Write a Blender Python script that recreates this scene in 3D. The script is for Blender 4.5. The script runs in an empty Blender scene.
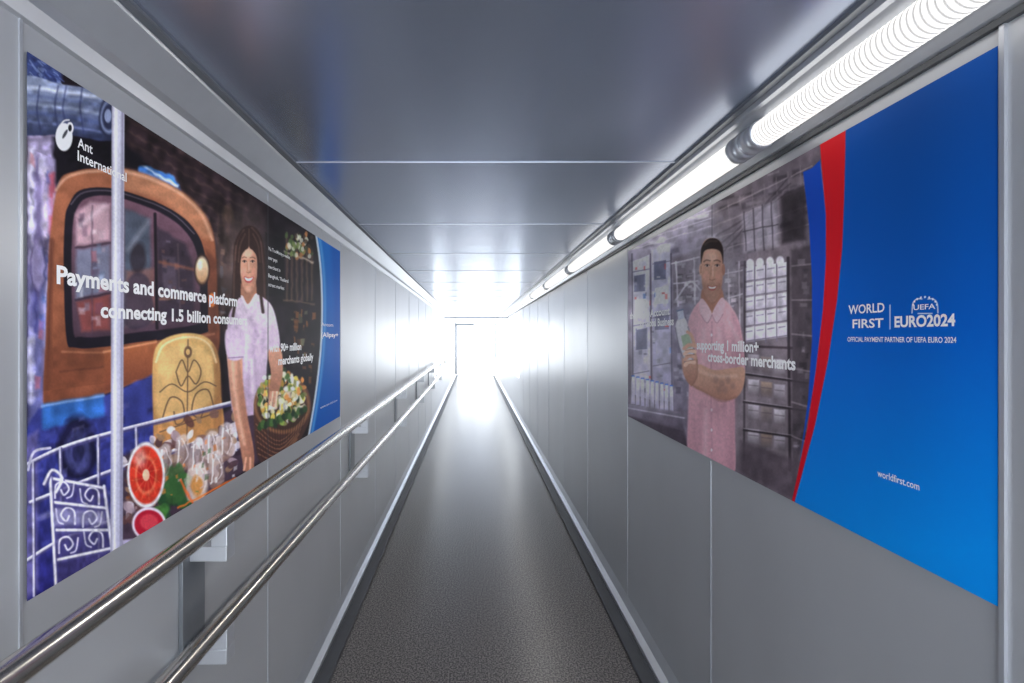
import bpy, bmesh, math, random
import numpy as np
from mathutils import Vector
random.seed(4); rng=np.random.RandomState(7)

# ---------------------------------------------------------------- dimensions
F=455.0; CX=474.0; CY=337.0          # survey constants of the reference (pixels)
H=1.6                                # eye height
XL=-0.78; XR=0.896                   # side walls
ZC=2.255                             # ceiling
Y0=-1.6; YE=19.0; YW=9.0             # corridor start / end / start of glazed part
PAN=0.934; P0=0.79

def lin(c):
    out=[]
    for v in c[:3]:
        v=v/255.0
        out.append(v/12.92 if v<=0.04045 else ((v+0.055)/1.055)**2.4)
    return tuple(out)

# ---------------------------------------------------------------- materials
def new_mat(name,col=(200,200,200),metal=0.0,rough=0.5,emit=None,es=0.0,spec=None):
    m=bpy.data.materials.new(name); m.use_nodes=True
    b=m.node_tree.nodes['Principled BSDF']
    b.inputs['Base Color'].default_value=(*lin(col),1)
    b.inputs['Metallic'].default_value=metal
    b.inputs['Roughness'].default_value=rough
    if spec is not None: b.inputs['Specular IOR Level'].default_value=spec
    if emit: 
        b.inputs['Emission Color'].default_value=(*lin(emit),1)
        b.inputs['Emission Strength'].default_value=es
    return m
def add_noise(m,scale=(1,1,1),nscale=8,amt=0.06,rough_amt=0.08,bump=0.0,detail=4):
    nt=m.node_tree; N=nt.nodes; L=nt.links; b=N['Principled BSDF']
    tc=N.new('ShaderNodeTexCoord'); mp=N.new('ShaderNodeMapping'); mp.inputs['Scale'].default_value=scale
    nz=N.new('ShaderNodeTexNoise'); nz.inputs['Scale'].default_value=nscale; nz.inputs['Detail'].default_value=detail
    L.new(tc.outputs['Object'],mp.inputs[0]); L.new(mp.outputs[0],nz.inputs['Vector'])
    c=b.inputs['Base Color'].default_value[:3]
    r=N.new('ShaderNodeValToRGB')
    r.color_ramp.elements[0].position=0.3; r.color_ramp.elements[1].position=0.7
    r.color_ramp.elements[0].color=(*[x*(1-amt) for x in c],1)
    r.color_ramp.elements[1].color=(*[min(1,x*(1+amt)) for x in c],1)
    L.new(nz.outputs['Fac'],r.inputs[0]); L.new(r.outputs[0],b.inputs['Base Color'])
    if rough_amt:
        mr=N.new('ShaderNodeMapRange'); rr=b.inputs['Roughness'].default_value
        mr.inputs['To Min'].default_value=rr-rough_amt; mr.inputs['To Max'].default_value=rr+rough_amt
        L.new(nz.outputs['Fac'],mr.inputs['Value']); L.new(mr.outputs[0],b.inputs['Roughness'])
    if bump:
        bp=N.new('ShaderNodeBump'); bp.inputs['Strength'].default_value=bump; bp.inputs['Distance'].default_value=0.002
        L.new(nz.outputs['Fac'],bp.inputs['Height']); L.new(bp.outputs[0],b.inputs['Normal'])
    return m
M_wall=add_noise(new_mat('brushed_wall_panel',(184,186,190),0.3,0.33),(1,1,0.4),3,0.04,0.03,detail=2)
M_ceil=add_noise(new_mat('satin_ceiling_panel',(174,183,202),0.75,0.27),(1,0.5,1),0.8,0.03,0.0,detail=1)
M_alu=add_noise(new_mat('aluminium_trim',(200,203,209),0.6,0.32),(1,1,1),12,0.03,0.04)
M_dark=add_noise(new_mat('dark_rubber',(72,74,78),0.0,0.5),(1,1,1),20,0.1,0.05)
M_grey=add_noise(new_mat('grey_metal_trim',(130,134,140),0.5,0.35),(1,1,1),12,0.05,0.05)
M_steel=add_noise(new_mat('stainless_steel',(212,207,200),1.0,0.22),(1,0.2,1),30,0.04,0.05)
M_white=new_mat('white_vinyl_lettering',(255,255,255),0.0,0.4)
# floor: dark speckled rubber
M_floor=new_mat('speckled_floor',(92,90,90),0.0,0.28)
def floor_nodes(m):
    nt=m.node_tree;N=nt.nodes;L=nt.links;b=N['Principled BSDF']
    tc=N.new('ShaderNodeTexCoord')
    v=N.new('ShaderNodeTexNoise'); v.inputs['Scale'].default_value=120; v.inputs['Detail'].default_value=3
    L.new(tc.outputs['Object'],v.inputs['Vector'])
    r=N.new('ShaderNodeValToRGB'); e=r.color_ramp.elements
    e[0].position=0.42; e[0].color=(*lin((62,60,60)),1); e[1].position=0.60; e[1].color=(*lin((136,131,128)),1)
    L.new(v.outputs['Fac'],r.inputs[0]); L.new(r.outputs[0],b.inputs['Base Color'])
    bp=N.new('ShaderNodeBump'); bp.inputs['Strength'].default_value=.22; bp.inputs['Distance'].default_value=.001
    L.new(v.outputs['Fac'],bp.inputs['Height']); L.new(bp.outputs[0],b.inputs['Normal'])
floor_nodes(M_floor)
# ribbed lamp diffuser
LAMP=1.6
M_lamp=bpy.data.materials.new('ribbed_lamp_diffuser'); M_lamp.use_nodes=True
def lamp_nodes(m):
    nt=m.node_tree;N=nt.nodes;L=nt.links;b=N['Principled BSDF']
    tc=N.new('ShaderNodeTexCoord'); sp=N.new('ShaderNodeSeparateXYZ'); L.new(tc.outputs['Object'],sp.inputs[0])
    mu=N.new('ShaderNodeMath'); mu.operation='MULTIPLY'; mu.inputs[1].default_value=2*math.pi/0.0125
    si=N.new('ShaderNodeMath'); si.operation='SINE'
    L.new(sp.outputs['Y'],mu.inputs[0]); L.new(mu.outputs[0],si.inputs[0])
    mr=N.new('ShaderNodeMapRange'); mr.inputs['From Min'].default_value=-1; mr.inputs['From Max'].default_value=0.5
    mr.inputs['To Min'].default_value=0.36; mr.inputs['To Max'].default_value=LAMP
    L.new(si.outputs[0],mr.inputs['Value']); L.new(mr.outputs[0],b.inputs['Emission Strength'])
    b.inputs['Emission Color'].default_value=(1,0.97,0.92,1); b.inputs['Base Color'].default_value=(.5,.5,.5,1)
lamp_nodes(M_lamp)
# window glass
M_glass=bpy.data.materials.new('window_glass'); M_glass.use_nodes=True
nt=M_glass.node_tree; nt.nodes.remove(nt.nodes['Principled BSDF'])
o=nt.nodes['Material Output']; tr=nt.nodes.new('ShaderNodeBsdfTransparent'); gl=nt.nodes.new('ShaderNodeBsdfGlossy'); gl.inputs['Roughness'].default_value=.05
mx=nt.nodes.new('ShaderNodeMixShader'); mx.inputs[0].default_value=.08
nt.links.new(tr.outputs[0],mx.inputs[1]); nt.links.new(gl.outputs[0],mx.inputs[2]); nt.links.new(mx.outputs[0],o.inputs[0])

# ---------------------------------------------------------------- mesh helpers
def mesh_obj(name,verts,faces,mats,midx=None,smooth=False,parent=None):
    me=bpy.data.meshes.new(name); me.from_pydata(verts,[],faces); me.update()
    for m in mats: me.materials.append(m)
    if midx: me.polygons.foreach_set('material_index',midx)
    if smooth: me.polygons.foreach_set('use_smooth',[True]*len(me.polygons))
    ob=bpy.data.objects.new(name,me); bpy.context.collection.objects.link(ob)
    if parent: ob.parent=parent
    return ob
def boxes(name,bl,mat,parent=None,bevel=0.0):
    V=[];Fc=[]
    for (x0,x1,y0,y1,z0,z1) in bl:
        n=len(V)
        V+=[(x0,y0,z0),(x1,y0,z0),(x1,y1,z0),(x0,y1,z0),(x0,y0,z1),(x1,y0,z1),(x1,y1,z1),(x0,y1,z1)]
        Fc+=[tuple(n+i for i in f) for f in ((0,3,2,1),(4,5,6,7),(0,1,5,4),(1,2,6,5),(2,3,7,6),(3,0,4,7))]
    ob=mesh_obj(name,V,Fc,[mat],parent=parent)
    if bevel:
        b=ob.modifiers.new('b','BEVEL'); b.width=bevel; b.segments=2; b.limit_method='ANGLE'
    return ob
def prism(name,prof,y0,y1,mat,parent=None):
    n=len(prof); V=[(x,y0,z) for x,z in prof]+[(x,y1,z) for x,z in prof]
    Fc=[(i,(i+1)%n,n+(i+1)%n,n+i) for i in range(n)]+[tuple(range(n-1,-1,-1)),tuple(range(n,2*n))]
    ob=mesh_obj(name,V,Fc,[mat],parent=parent)
    bm=bmesh.new(); bm.from_mesh(ob.data); bmesh.ops.recalc_face_normals(bm,faces=bm.faces); bm.to_mesh(ob.data); bm.free()
    return ob
def empty(name,loc=(0,0,0)):
    e=bpy.data.objects.new(name,None); bpy.context.collection.objects.link(e); e.empty_display_size=.1
    return e

# ---------------------------------------------------------------- room shell
T=0.05
boxes('floor',[(XL-T,XR+T,Y0,YE+.2,-T,0)],M_floor)
boxes('ceiling',[(XL-T,XR+T,Y0,YE+.2,ZC,ZC+T)],M_ceil)
def wall(name,xa,xb):
    bl=[(xa,xb,Y0,YW,0,ZC),(xa,xb,YW,YE,0,0.78),(xa,xb,YW,YE,2.10,ZC)]
    y=YW+1.82
    while y<YE-.3:
        bl.append((xa,xb,y,y+.12,.78,2.10)); y+=1.94
    bl.append((xa,xb,YE-.1,YE,.78,2.10))
    return boxes(name,bl,M_wall)
wall('wall_left',XL-T,XL); wall('wall_right',XR,XR+T)
boxes('window_1',[(XL-.03,XL-.02,YW,YE-.1,.78,2.10)],M_glass)
boxes('window_2',[(XR+.02,XR+.03,YW,YE-.1,.78,2.10)],M_glass)
# panel joints
jl=[];jr=[];k=0
while P0+PAN*k<YW:
    y=P0+PAN*k-.002
    if k==0: y-=.006
    jl.append((XL-.001,XL+.0025,y-.003,y+.002,.05,2.15)); jr.append((XR-.0025,XR+.001,y-.003,y+.002,.05,2.15)); k+=1
def split(js):
    out=[]
    for b in js:
        yc=(b[2]+b[3])/2
        if abs(yc-(P0+PAN))<.02: out+= [(b[0],b[1],b[2],b[3],.05,1.13),(b[0],b[1],b[2],b[3],2.11,2.15)]
        else: out.append(b)
    return out
boxes('trim_1',split(jl),M_alu); boxes('trim_2',split(jr[1:]),M_alu)
boxes('trim_3',[(XR-.006,XR,P0-.026,P0-.018,.05,2.15)],M_alu)
# ceiling joints
cj=[]
k=-1
while 1.703+PAN*k<YE:
    y=1.703+PAN*k; cj.append((-.684,.789,y-.0018,y+.0018,ZC-.003,ZC)); k+=1
boxes('trim_4',cj,M_alu)
# left cornice (chamfer + beads)
prism('trim_5',[(-.684,ZC),(-.690,ZC-.012),(-.745,ZC-.07),(-.765,ZC-.078),(-.772,ZC-.105),(XL,ZC-.11),(XL,ZC)],Y0,YE,M_alu)
prism('trim_6',[(-.664,ZC),(-.664,ZC-.008),(-.684,ZC-.008),(-.684,ZC)],Y0,YE,M_grey)
# right lamp channel
prism('trim_7',[(.772,ZC),(.776,ZC-.022),(.790,ZC-.024),(.868,ZC-.096),(.880,ZC-.112),(XR,ZC-.116),(XR,ZC)],Y0,YE,M_alu)
prism('trim_8',[(.752,ZC),(.752,ZC-.01),(.772,ZC-.01),(.772,ZC)],Y0,YE,M_grey)
prism('trim_9',[(.886,ZC-.116),(.886,ZC-.128),(XR,ZC-.128),(XR,ZC-.116)],Y0,YE,M_dark)
# kerbs
boxes('baseboard_left',[(-.716,-.666,Y0,YE,0,.022),(-.738,-.716,Y0,YE,0,.012)],M_dark,bevel=.004)
boxes('baseboard_right',[(.768,.820,Y0,YE,0,.022),(.820,.846,Y0,YE,0,.012)],M_dark,bevel=.004)
prism('trim_10',[(XL,.0),(-.738,0),(-.738,.03),(-.765,.042),(XL,.09)],Y0,YE,M_alu)
prism('trim_11',[(XR,.0),(.846,0),(.846,.03),(.878,.042),(XR,.09)],Y0,YE,M_alu)
# end portal with glazed door leaf
boxes('door_frame',[(XL,XL+.035,YE,YE+.08,0,ZC),(XR-.035,XR,YE,YE+.08,0,ZC),(XL+.035,XR-.035,YE,YE+.08,2.12,2.18)],M_grey,bevel=.005)
boxes('trim_12',[(XL,XR,11.9,11.94,2.09,2.125)],M_grey)
de=empty('door_1')
boxes('frame',[(XL+.035,XL+.07,YE+.02,YE+.06,.03,2.12),(-.03,.0,YE+.02,YE+.06,.03,2.12),(XL+.07,-.03,YE+.02,YE+.06,2.08,2.12),(XL+.07,-.03,YE+.02,YE+.06,.03,.07)],M_grey,parent=de)
boxes('pane',[(XL+.07,-.03,YE+.035,YE+.045,.07,2.08)],M_glass,parent=de)

# ---------------------------------------------------------------- lamps
SPOT=19.0
def lamp(i,y0,L):
    root=empty('tube_lamp'); cx,cz,r=.812,2.172,.036
    n=24; V=[];Fc=[]
    for s in range(2):
        for a in range(n):
            t=2*math.pi*a/n; V.append((r*math.cos(t),s*L,r*math.sin(t)))
    for a in range(n):
        b=(a+1)%n; Fc.append((a,b,n+b,n+a))
    d=mesh_obj('diffuser',V,Fc,[M_lamp],smooth=True,parent=root); d.location=(cx,y0,cz)
    V=[];Fc=[]
    prof=[(-.052,0),(-.052,.030),(-.05,.040),(-.03,.041),(-.028,.038),(-.012,.038),(-.01,.041),(.008,.041),(.012,.037),(.012,.0)]
    for (yy,rr) in prof:
        for a in range(n):
            t=2*math.pi*a/n; V.append((cx+rr*math.cos(t),y0+yy,cz+rr*math.sin(t)))
    for s in range(len(prof)-1):
        for a in range(n):
            b=(a+1)%n; Fc.append((s*n+a,s*n+b,(s+1)*n+b,(s+1)*n+a))
    V2=[(x,2*y0+L-y,z) for x,y,z in V]; m=len(V)
    Fc+= [tuple(m+j for j in reversed(f)) for f in Fc]
    mesh_obj('end_caps',V+V2,Fc,[M_alu],smooth=True,parent=root)
    if y0<9:
        # added spot beside the tube, boosts its light on wall and floor
        ld=bpy.data.lights.new('added_tube_spot','SPOT'); ld.energy=SPOT; ld.spot_size=math.radians(158); ld.spot_blend=1.0; ld.shadow_soft_size=.012; ld.color=(1,.97,.94); ld.specular_factor=0.0
        lo=bpy.data.objects.new('added_tube_spot',ld); bpy.context.collection.objects.link(lo); lo.parent=root
        lo.location=(.762,y0-.052,2.118); lo.rotation_euler=Vector((-.72,0,-.69)).to_track_quat('-Z','Y').to_euler()
y=-1.10
i=0
while y<YE-1.2:
    lamp(i,y,1.14); y+=1.245; i+=1

# ---------------------------------------------------------------- handrail
hr=empty('handrail')
def tube(name,pts,r,mat,parent,res=12):
    cu=bpy.data.curves.new(name,'CURVE'); cu.dimensions='3D'; cu.bevel_depth=r; cu.bevel_resolution=6; cu.use_fill_caps=True
    s=cu.splines.new('POLY'); s.points.add(len(pts)-1)
    for p,q in zip(s.points,pts): p.co=(*q,1)
    tmp=bpy.data.objects.new(name,cu); bpy.context.collection.objects.link(tmp)
    dg=bpy.context.evaluated_depsgraph_get(); me=bpy.data.meshes.new_from_object(tmp.evaluated_get(dg))
    bpy.data.objects.remove(tmp); me.materials.clear(); me.materials.append(mat)
    me.polygons.foreach_set('use_smooth',[True]*len(me.polygons))
    ob=bpy.data.objects.new(name,me); bpy.context.collection.objects.link(ob); ob.parent=parent
    return ob
XRL=-.69; ZU=1.098; ZD=.82; RR=.0245
pts=[(XRL,-1.2,ZU),(XRL,10.5,ZU)]
for a in range(1,16):
    t=math.pi/2-math.pi*a/16; rad=(ZU-ZD)/2
    pts.append((XRL,10.5+rad*math.cos(t),(ZU+ZD)/2+rad*math.sin(t)))
pts+=[(XRL,10.5,ZD),(XRL,-1.2,ZD)]
tube('rails',pts,RR,M_steel,hr)
bk=[];pl=[]
y=1.25-1.63
while y<10.4:
    pl.append((XL,XL+.012,y-.05,y+.05,ZD-.115,ZU-.055))      # wall plate
    for z in (ZU,ZD):
        bk.append((XL+.012,XRL+.022,y-.022,y+.022,z-.105,z-.065)) # arm
        bk.append((XRL-.022,XRL+.022,y-.02,y+.02,z-.066,z-.012))  # saddle
    y+=1.63
boxes('brackets',bk,M_alu,parent=hr,bevel=.002)
boxes('wall_plates',pl,M_grey,parent=hr,bevel=.002)

# ---------------------------------------------------------------- poster artwork
def wp(side,px,py):
    X=(abs(XL) if side=='L' else XR)-.004
    D=F*X/abs(px-CX); return D, H+(CY-py)*D/F
def spl(p,closed=True,k=5):
    p=np.array(p,float); n=len(p); out=[]
    rngi=range(n) if closed else range(n-1)
    for i in rngi:
        if closed: a,b,c,d=p[i-1],p[i],p[(i+1)%n],p[(i+2)%n]
        else: a,b,c,d=p[max(i-1,0)],p[i],p[i+1],p[min(i+2,n-1)]
        for j in range(k):
            t=j/k
            out.append(.5*((2*b)+(-a+c)*t+(2*a-5*b+4*c-d)*t*t+(-a+3*b-3*c+d)*t**3))
    if not closed: out.append(p[-1])
    return np.array(out)
class Art:
    def __init__(s,side,pxn,pxf,zt,zb,nc,nr):
        s.side=side; s.X=(abs(XL) if side=='L' else XR)-.004
        px=np.linspace(pxn,pxf,nc); s.D=F*s.X/np.abs(px-CX)
        z=np.linspace(zt,zb,nr); s.z=z
        s.BX=np.repeat(px[None,:],nr,0); s.BY=CY-(z[:,None]-H)*F/s.D[None,:]
        s.PX=s.BX; s.PY=s.BY; s.C=np.zeros((nr,nc,3)); s.tx=None
    def noise(s,X,Y):
        g=rng.rand(256,256)
        xi=np.floor(X).astype(int); yi=np.floor(Y).astype(int); fx=X-xi; fy=Y-yi
        fx=fx*fx*(3-2*fx); fy=fy*fy*(3-2*fy)
        G=lambda a,b:g[b%256,a%256]
        return (G(xi,yi)*(1-fx)+G(xi+1,yi)*fx)*(1-fy)+(G(xi,yi+1)*(1-fx)+G(xi+1,yi+1)*fx)*fy-.5
    def warp(s,amp,cx,cy):
        """organic wobble of the shapes painted next (0 = off)"""
        if not amp: s.PX=s.BX; s.PY=s.BY; return
        s.PX=s.BX+2*amp*s.noise(s.BX/cx,s.BY/cy); s.PY=s.BY+3*amp*s.noise(s.BX/cx+9,s.BY/cy+5)
    def T(s,p):
        p=np.array(p,float)
        if s.tx is not None:
            ox,oy,kx,ky=s.tx; p=np.stack([ox+(p[...,0]-ox)*kx,oy+(p[...,1]-oy)*ky],-1)
        return p
    def box(s,x0,y0,x1,y1):
        x0-=5;x1+=5;y0-=7;y1+=7
        cols=np.where((s.BX[0]>=x0)&(s.BX[0]<=x1))[0]
        if len(cols)==0: return None
        c0,c1=cols[0],cols[-1]+1
        sub=s.BY[:,c0:c1]; rows=np.where(((sub>=y0)&(sub<=y1)).any(1))[0]
        if len(rows)==0: return None
        return slice(rows[0],rows[-1]+1),slice(c0,c1)
    def blend(s,sl,a,col,col2=None,axis='y',mn=0,mx=1):
        c=np.array(col,float)/255
        if col2 is not None:
            P=s.PY[sl] if axis=='y' else s.PX[sl]
            t=np.clip((P-mn)/(mx-mn),0,1)[...,None]; c=c*(1-t)+np.array(col2,float)/255*t
        a=a[...,None]; s.C[sl]=s.C[sl]*(1-a)+c*a
    def poly(s,p,col,f=.8,a=1.0,sm=True,col2=None,axis='y'):
        p=s.T(p); q=spl(p) if sm else p
        sl=s.box(q[:,0].min()-f*2,q[:,1].min()-f*2,q[:,0].max()+f*2,q[:,1].max()+f*2)
        if sl is None: return
        X=s.PX[sl];Y=s.PY[sl]; ins=np.zeros(X.shape,bool); d2=np.full(X.shape,1e9)
        n=len(q)
        for i in range(n):
            x0,y0=q[i]; x1,y1=q[(i+1)%n]; ex,ey=x1-x0,y1-y0; L=ex*ex+ey*ey
            if L<1e-9: continue
            t=np.clip(((X-x0)*ex+(Y-y0)*ey)/L,0,1)
            d2=np.minimum(d2,(X-x0-t*ex)**2+(Y-y0-t*ey)**2)
            if y0!=y1:
                c=((y0>Y)!=(y1>Y))&(X<(x1-x0)*(Y-y0)/(y1-y0)+x0); ins^=c
        sd=np.sqrt(d2)*np.where(ins,1,-1)
        al=np.clip(sd/(2*f)+.5,0,1); al=al*al*(3-2*al)*a
        s.blend(sl,al,col,col2,axis,(q[:,1] if axis=='y' else q[:,0]).min(),(q[:,1] if axis=='y' else q[:,0]).max())
    def line(s,p,col,w=1.5,f=.6,a=1.0,sm=True):
        p=s.T(p); q=spl(p,False) if sm and len(p)>2 else p; e=w+f*2
        sl=s.box(q[:,0].min()-e,q[:,1].min()-e,q[:,0].max()+e,q[:,1].max()+e)
        if sl is None: return
        X=s.PX[sl];Y=s.PY[sl]; d2=np.full(X.shape,1e9)
        for i in range(len(q)-1):
            x0,y0=q[i]; x1,y1=q[i+1]; ex,ey=x1-x0,y1-y0; L=ex*ex+ey*ey
            if L<1e-9: continue
            t=np.clip(((X-x0)*ex+(Y-y0)*ey)/L,0,1)
            d2=np.minimum(d2,(X-x0-t*ex)**2+(Y-y0-t*ey)**2)
        al=np.clip((w/2-np.sqrt(d2))/(2*f)+.5,0,1)*a
        s.blend(sl,al,col)
    def ell(s,cx,cy,rx,ry,col,f=.15,a=1.0,rot=0,col2=None):
        cx,cy=s.T((cx,cy)); 
        R=max(rx,ry)*(1+f)+1; sl=s.box(cx-R,cy-R,cx+R,cy+R)
        if sl is None: return
        X=s.PX[sl]-cx;Y=s.PY[sl]-cy; c,sn=math.cos(rot),math.sin(rot)
        r=np.sqrt(((X*c+Y*sn)/rx)**2+((-X*sn+Y*c)/ry)**2)
        al=np.clip((1-r)/f+.5,0,1)*a
        s.blend(sl,al,col,col2,'y',cy-ry,cy+ry)
    def clutter(s,x0,y0,x1,y1,n,pal,sx,sy,slope=0.0,a=.7,f=.8):
        for k in range(n):
            x=x0+rng.rand()*(x1-x0); y=y0+rng.rand()*(y1-y0)+(x-x0)*slope; w=sx*(.4+rng.rand()); h=sy*(.3+rng.rand()*1.1)
            c=pal[rng.randint(len(pal))]; v=.75+rng.rand()*.5
            s.poly([(x,y),(x+w,y+w*slope),(x+w,y+h+w*slope),(x,y+h)],[min(255,q*v) for q in c],f,a,sm=False)
    def grain(s,x0,y0,x1,y1,amt,cx,cy):
        sl=s.box(x0,y0,x1,y1)
        if sl is None: return
        s.C[sl]*=(1+amt*2*s.noise(s.BX[sl]/cx,s.BY[sl]/cy))[...,None]
    def build(s,name,mat):
        nr,nc=s.BX.shape
        x=(XL+.004) if s.side=='L' else (XR-.004)
        co=np.zeros((nr,nc,3)); co[...,0]=x; co[...,1]=s.D[None,:]; co[...,2]=s.z[:,None]
        me=bpy.data.meshes.new(name); nv=nr*nc; me.vertices.add(nv); me.vertices.foreach_set('co',co.reshape(-1).astype(np.float32))
        idx=np.arange(nv).reshape(nr,nc); a=idx[:-1,:-1].ravel();b=idx[1:,:-1].ravel();c=idx[1:,1:].ravel();d=idx[:-1,1:].ravel()
        q=np.stack([a,b,c,d],1)
        nf=len(q); me.loops.add(nf*4); me.loops.foreach_set('vertex_index',q.ravel().astype(np.int32))
        me.polygons.add(nf); me.polygons.foreach_set('loop_start',np.arange(0,nf*4,4,dtype=np.int32)); me.polygons.foreach_set('loop_total',np.full(nf,4,dtype=np.int32))
        me.update(calc_edges=True)
        C=np.clip(s.C,0,1); Ln=np.where(C<=.04045,C/12.92,((C+.055)/1.055)**2.4)
        at=me.color_attributes.new('art','FLOAT_COLOR','POINT')
        col=np.ones((nv,4),np.float32); col[:,:3]=Ln.reshape(-1,3); at.data.foreach_set('color',col.ravel())
        me.materials.append(mat)
        ob=bpy.data.objects.new(name,me); bpy.context.collection.objects.link(ob)
        return ob
M_art=new_mat('printed_poster',(255,255,255),0,.5,spec=.12)
an=M_art.node_tree.nodes.new('ShaderNodeVertexColor'); an.layer_name='art'
M_art.node_tree.links.new(an.outputs['Color'],M_art.node_tree.nodes['Principled BSDF'].inputs['Base Color'])
ZT=2.096; ZB=1.141

# ======================= LEFT POSTER
A=Art('L',27,340,ZT,ZB,500,800)
A.C[:]=np.array((26,20,26))/255
A.warp(1.3,5,7)
A.poly([(125,110),(200,160),(265,205),(265,330),(220,330),(215,230),(160,175),(125,160)],(42,32,36),6,sm=False)
for k in range(7):
    A.line([(126+k*3,118+k*13),(240+k*4,186+k*12)],(80,62,58),2.0,1.5,.5)
A.line([(124,112),(265,200)],(98,88,92),2,1.5,.6)
A.clutter(130,150,262,210,40,[(40,30,34),(76,58,54),(20,16,20),(60,52,62)],10,5,.55,.6,1.5)
A.poly([(139,165),(160,170),(178,182),(181,200),(150,192),(140,184)],(70,125,195),1.5,col2=(35,50,90))
A.line([(143,166),(178,186)],(200,222,248),2.5,1.2,.9)
A.poly([(183,200),(195,205),(196,222),(184,215)],(160,76,44),2,.8)
A.ell(226,262,13,42,(84,70,66),.7,.6); A.ell(228,215,6,10,(120,96,80),.5,.5)
for k in range(9): A.line([(218+k*5,205+k*3),(219+k*5,330)],(70,54,50),1.4,1,.5)
A.clutter(218,225,262,320,50,[(60,44,42),(110,86,74),(34,26,28),(90,90,96)],4,9,.3,.6,1)
A.grain(125,110,315,440,.45,6,10)
# left street background
A.poly([(27,120),(64,140),(66,420),(27,450)],(160,148,176),4,sm=False,col2=(100,104,164))
for x,y0,y1,c in [(31,150,260,(220,215,232)),(38,160,300,(116,104,140)),(45,170,250,(210,194,214)),(52,175,235,(180,80,90)),(35,290,330,(60,60,110)),(47,300,380,(190,182,216)),(30,340,400,(216,212,236)),(42,250,300,(88,110,170))]:
    A.line([(x,y0),(x+1,y1)],c,6,2.5,.8)
A.clutter(27,150,58,410,40,[(210,206,226),(90,80,120),(150,140,180),(190,90,90),(60,80,150),(40,34,56)],6,14,.3,.45,2)
A.ell(38,265,9,32,(60,52,78),.4,.7)
A.ell(38,265,6,24,(160,150,186),.4,.7)
A.grain(27,120,66,450,.2,5,9)
A.poly([(20,45),(62,68),(60,98),(20,92)],(56,66,108),3,sm=False)
for k in range(60):
    x=26+rng.rand()*34; y=54+rng.rand()*34; A.line([(x,y),(x+5,y+2+rng.rand()*6)],[(150,165,200),(36,42,80),(90,104,150)][k%3],1.1,.8,.6)
A.poly([(52,138),(122,140),(150,165),(125,172),(75,172),(56,186)],(20,17,24),3,sm=False)
# rolled tarp
A.warp(.4,9,9)
A.poly([(22,78),(60,84),(95,90),(114,99),(121,116),(117,136),(104,141),(60,134),(22,132)],(150,160,186),1.2,col2=(44,50,78))
for y,c,w in [(92,(206,212,228),4),(100,(88,98,132),3),(108,(166,176,200),3),(117,(74,84,122),4),(126,(112,122,160),2)]:
    A.line([(24,y-5),(60,y-1),(104,y+6)],c,w,1.5,.75)
for x in (40,58,66,83): A.line([(x,86),(x-3,108),(x+1,134)],(50,55,88),1.6,1,.7)
A.grain(22,78,121,140,.2,5,4)
A.ell(110,118,11,22,(40,44,66),.2); A.ell(109,117,8.5,17,(120,130,160),.2); A.ell(109,117,6.5,13,(44,48,72),.25); A.ell(108,116,3.4,7,(140,150,180),.3)
# cab body
A.warp(.3,12,14)
A.poly([(58,186),(72,172),(118,168),(165,182),(200,208),(214,238),(217,290),(218,352),(190,364),(150,378),(100,396),(60,408),(44,410),(46,330),(50,240)],(158,100,74),1.5,col2=(122,72,52))
A.poly([(118,168),(165,182),(200,208),(212,236),(202,238),(188,222),(160,200),(118,186)],(184,130,100),4,.8)
A.line([(56,190),(72,175),(118,171),(165,185),(199,211),(212,240)],(220,178,150),2.2,1.5,.8)
A.line([(52,240),(49,330),(47,405)],(90,52,42),4,2,.8)
A.poly([(206,250),(217,260),(218,350),(209,352)],(98,58,46),3,.7,sm=False)
A.poly([(44,350),(100,340),(104,394),(60,408),(44,410)],(112,66,50),5,.6,sm=False)
A.line([(62,352),(108,352),(160,344),(214,334)],(196,136,104),1.6,1.2,.6)
A.line([(60,372),(108,366),(158,356)],(80,46,38),1.6,1.2,.6)
A.poly([(70,202),(84,189),(122,190),(172,210),(196,232),(206,262),(208,322),(202,334),(150,341),(110,346),(76,348),(66,334),(64,232)],(26,22,32),1)
A.line([(71,204),(85,192),(122,193),(170,212),(194,234)],(120,110,122),1.2,.8,.7)
A.poly([(77,208),(90,197),(122,198),(168,217),(190,238),(199,265),(200,315),(195,325),(150,331),(110,336),(81,337),(73,326),(72,236)],(120,88,102),1.2,col2=(74,56,68))
A.warp(.6,7,9)
A.poly([(76,214),(90,202),(110,204),(110,240),(76,246)],(216,180,190),3,.8,sm=False)
A.poly([(76,250),(110,244),(110,290),(76,300)],(132,142,166),3,.75,sm=False)
A.poly([(77,302),(110,294),(110,330),(82,332)],(146,76,70),3,.75,sm=False)
A.line([(76,248),(111,242)],(60,46,60),2,1,.8); A.line([(76,300),(111,293)],(50,38,50),2.2,1,.8); A.line([(92,206),(92,332)],(80,62,78),1.6,1,.6)
A.poly([(124,208),(150,218),(152,322),(124,327)],(70,92,108),3,.7,sm=False)
A.poly([(126,270),(155,268),(157,322),(126,327)],(140,96,90),3,.7,sm=False)
A.ell(138,258,8,16,(40,32,40),.4,.75); A.poly([(127,285),(138,272),(150,284),(152,322),(126,326)],(58,50,64),2,.8)
A.poly([(156,226),(186,244),(194,268),(194,314),(158,322)],(52,44,56),3,.85,sm=False)
A.poly([(162,256),(176,258),(178,296),(164,300)],(104,92,108),2,.6,sm=False); A.line([(160,300),(194,296)],(150,110,90),2,1,.6); A.line([(178,244),(180,316)],(96,80,86),1.4,.9,.7)
A.clutter(78,210,106,318,26,[(220,196,206),(90,64,84),(130,150,180),(170,80,80),(60,44,66),(236,226,234)],6,8,-.05,.4,1.6)
A.clutter(158,240,186,300,24,[(90,80,96),(140,96,84),(30,26,36),(130,120,138)],4,6,.1,.45,1.4)
A.warp(0,1,1)
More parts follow.
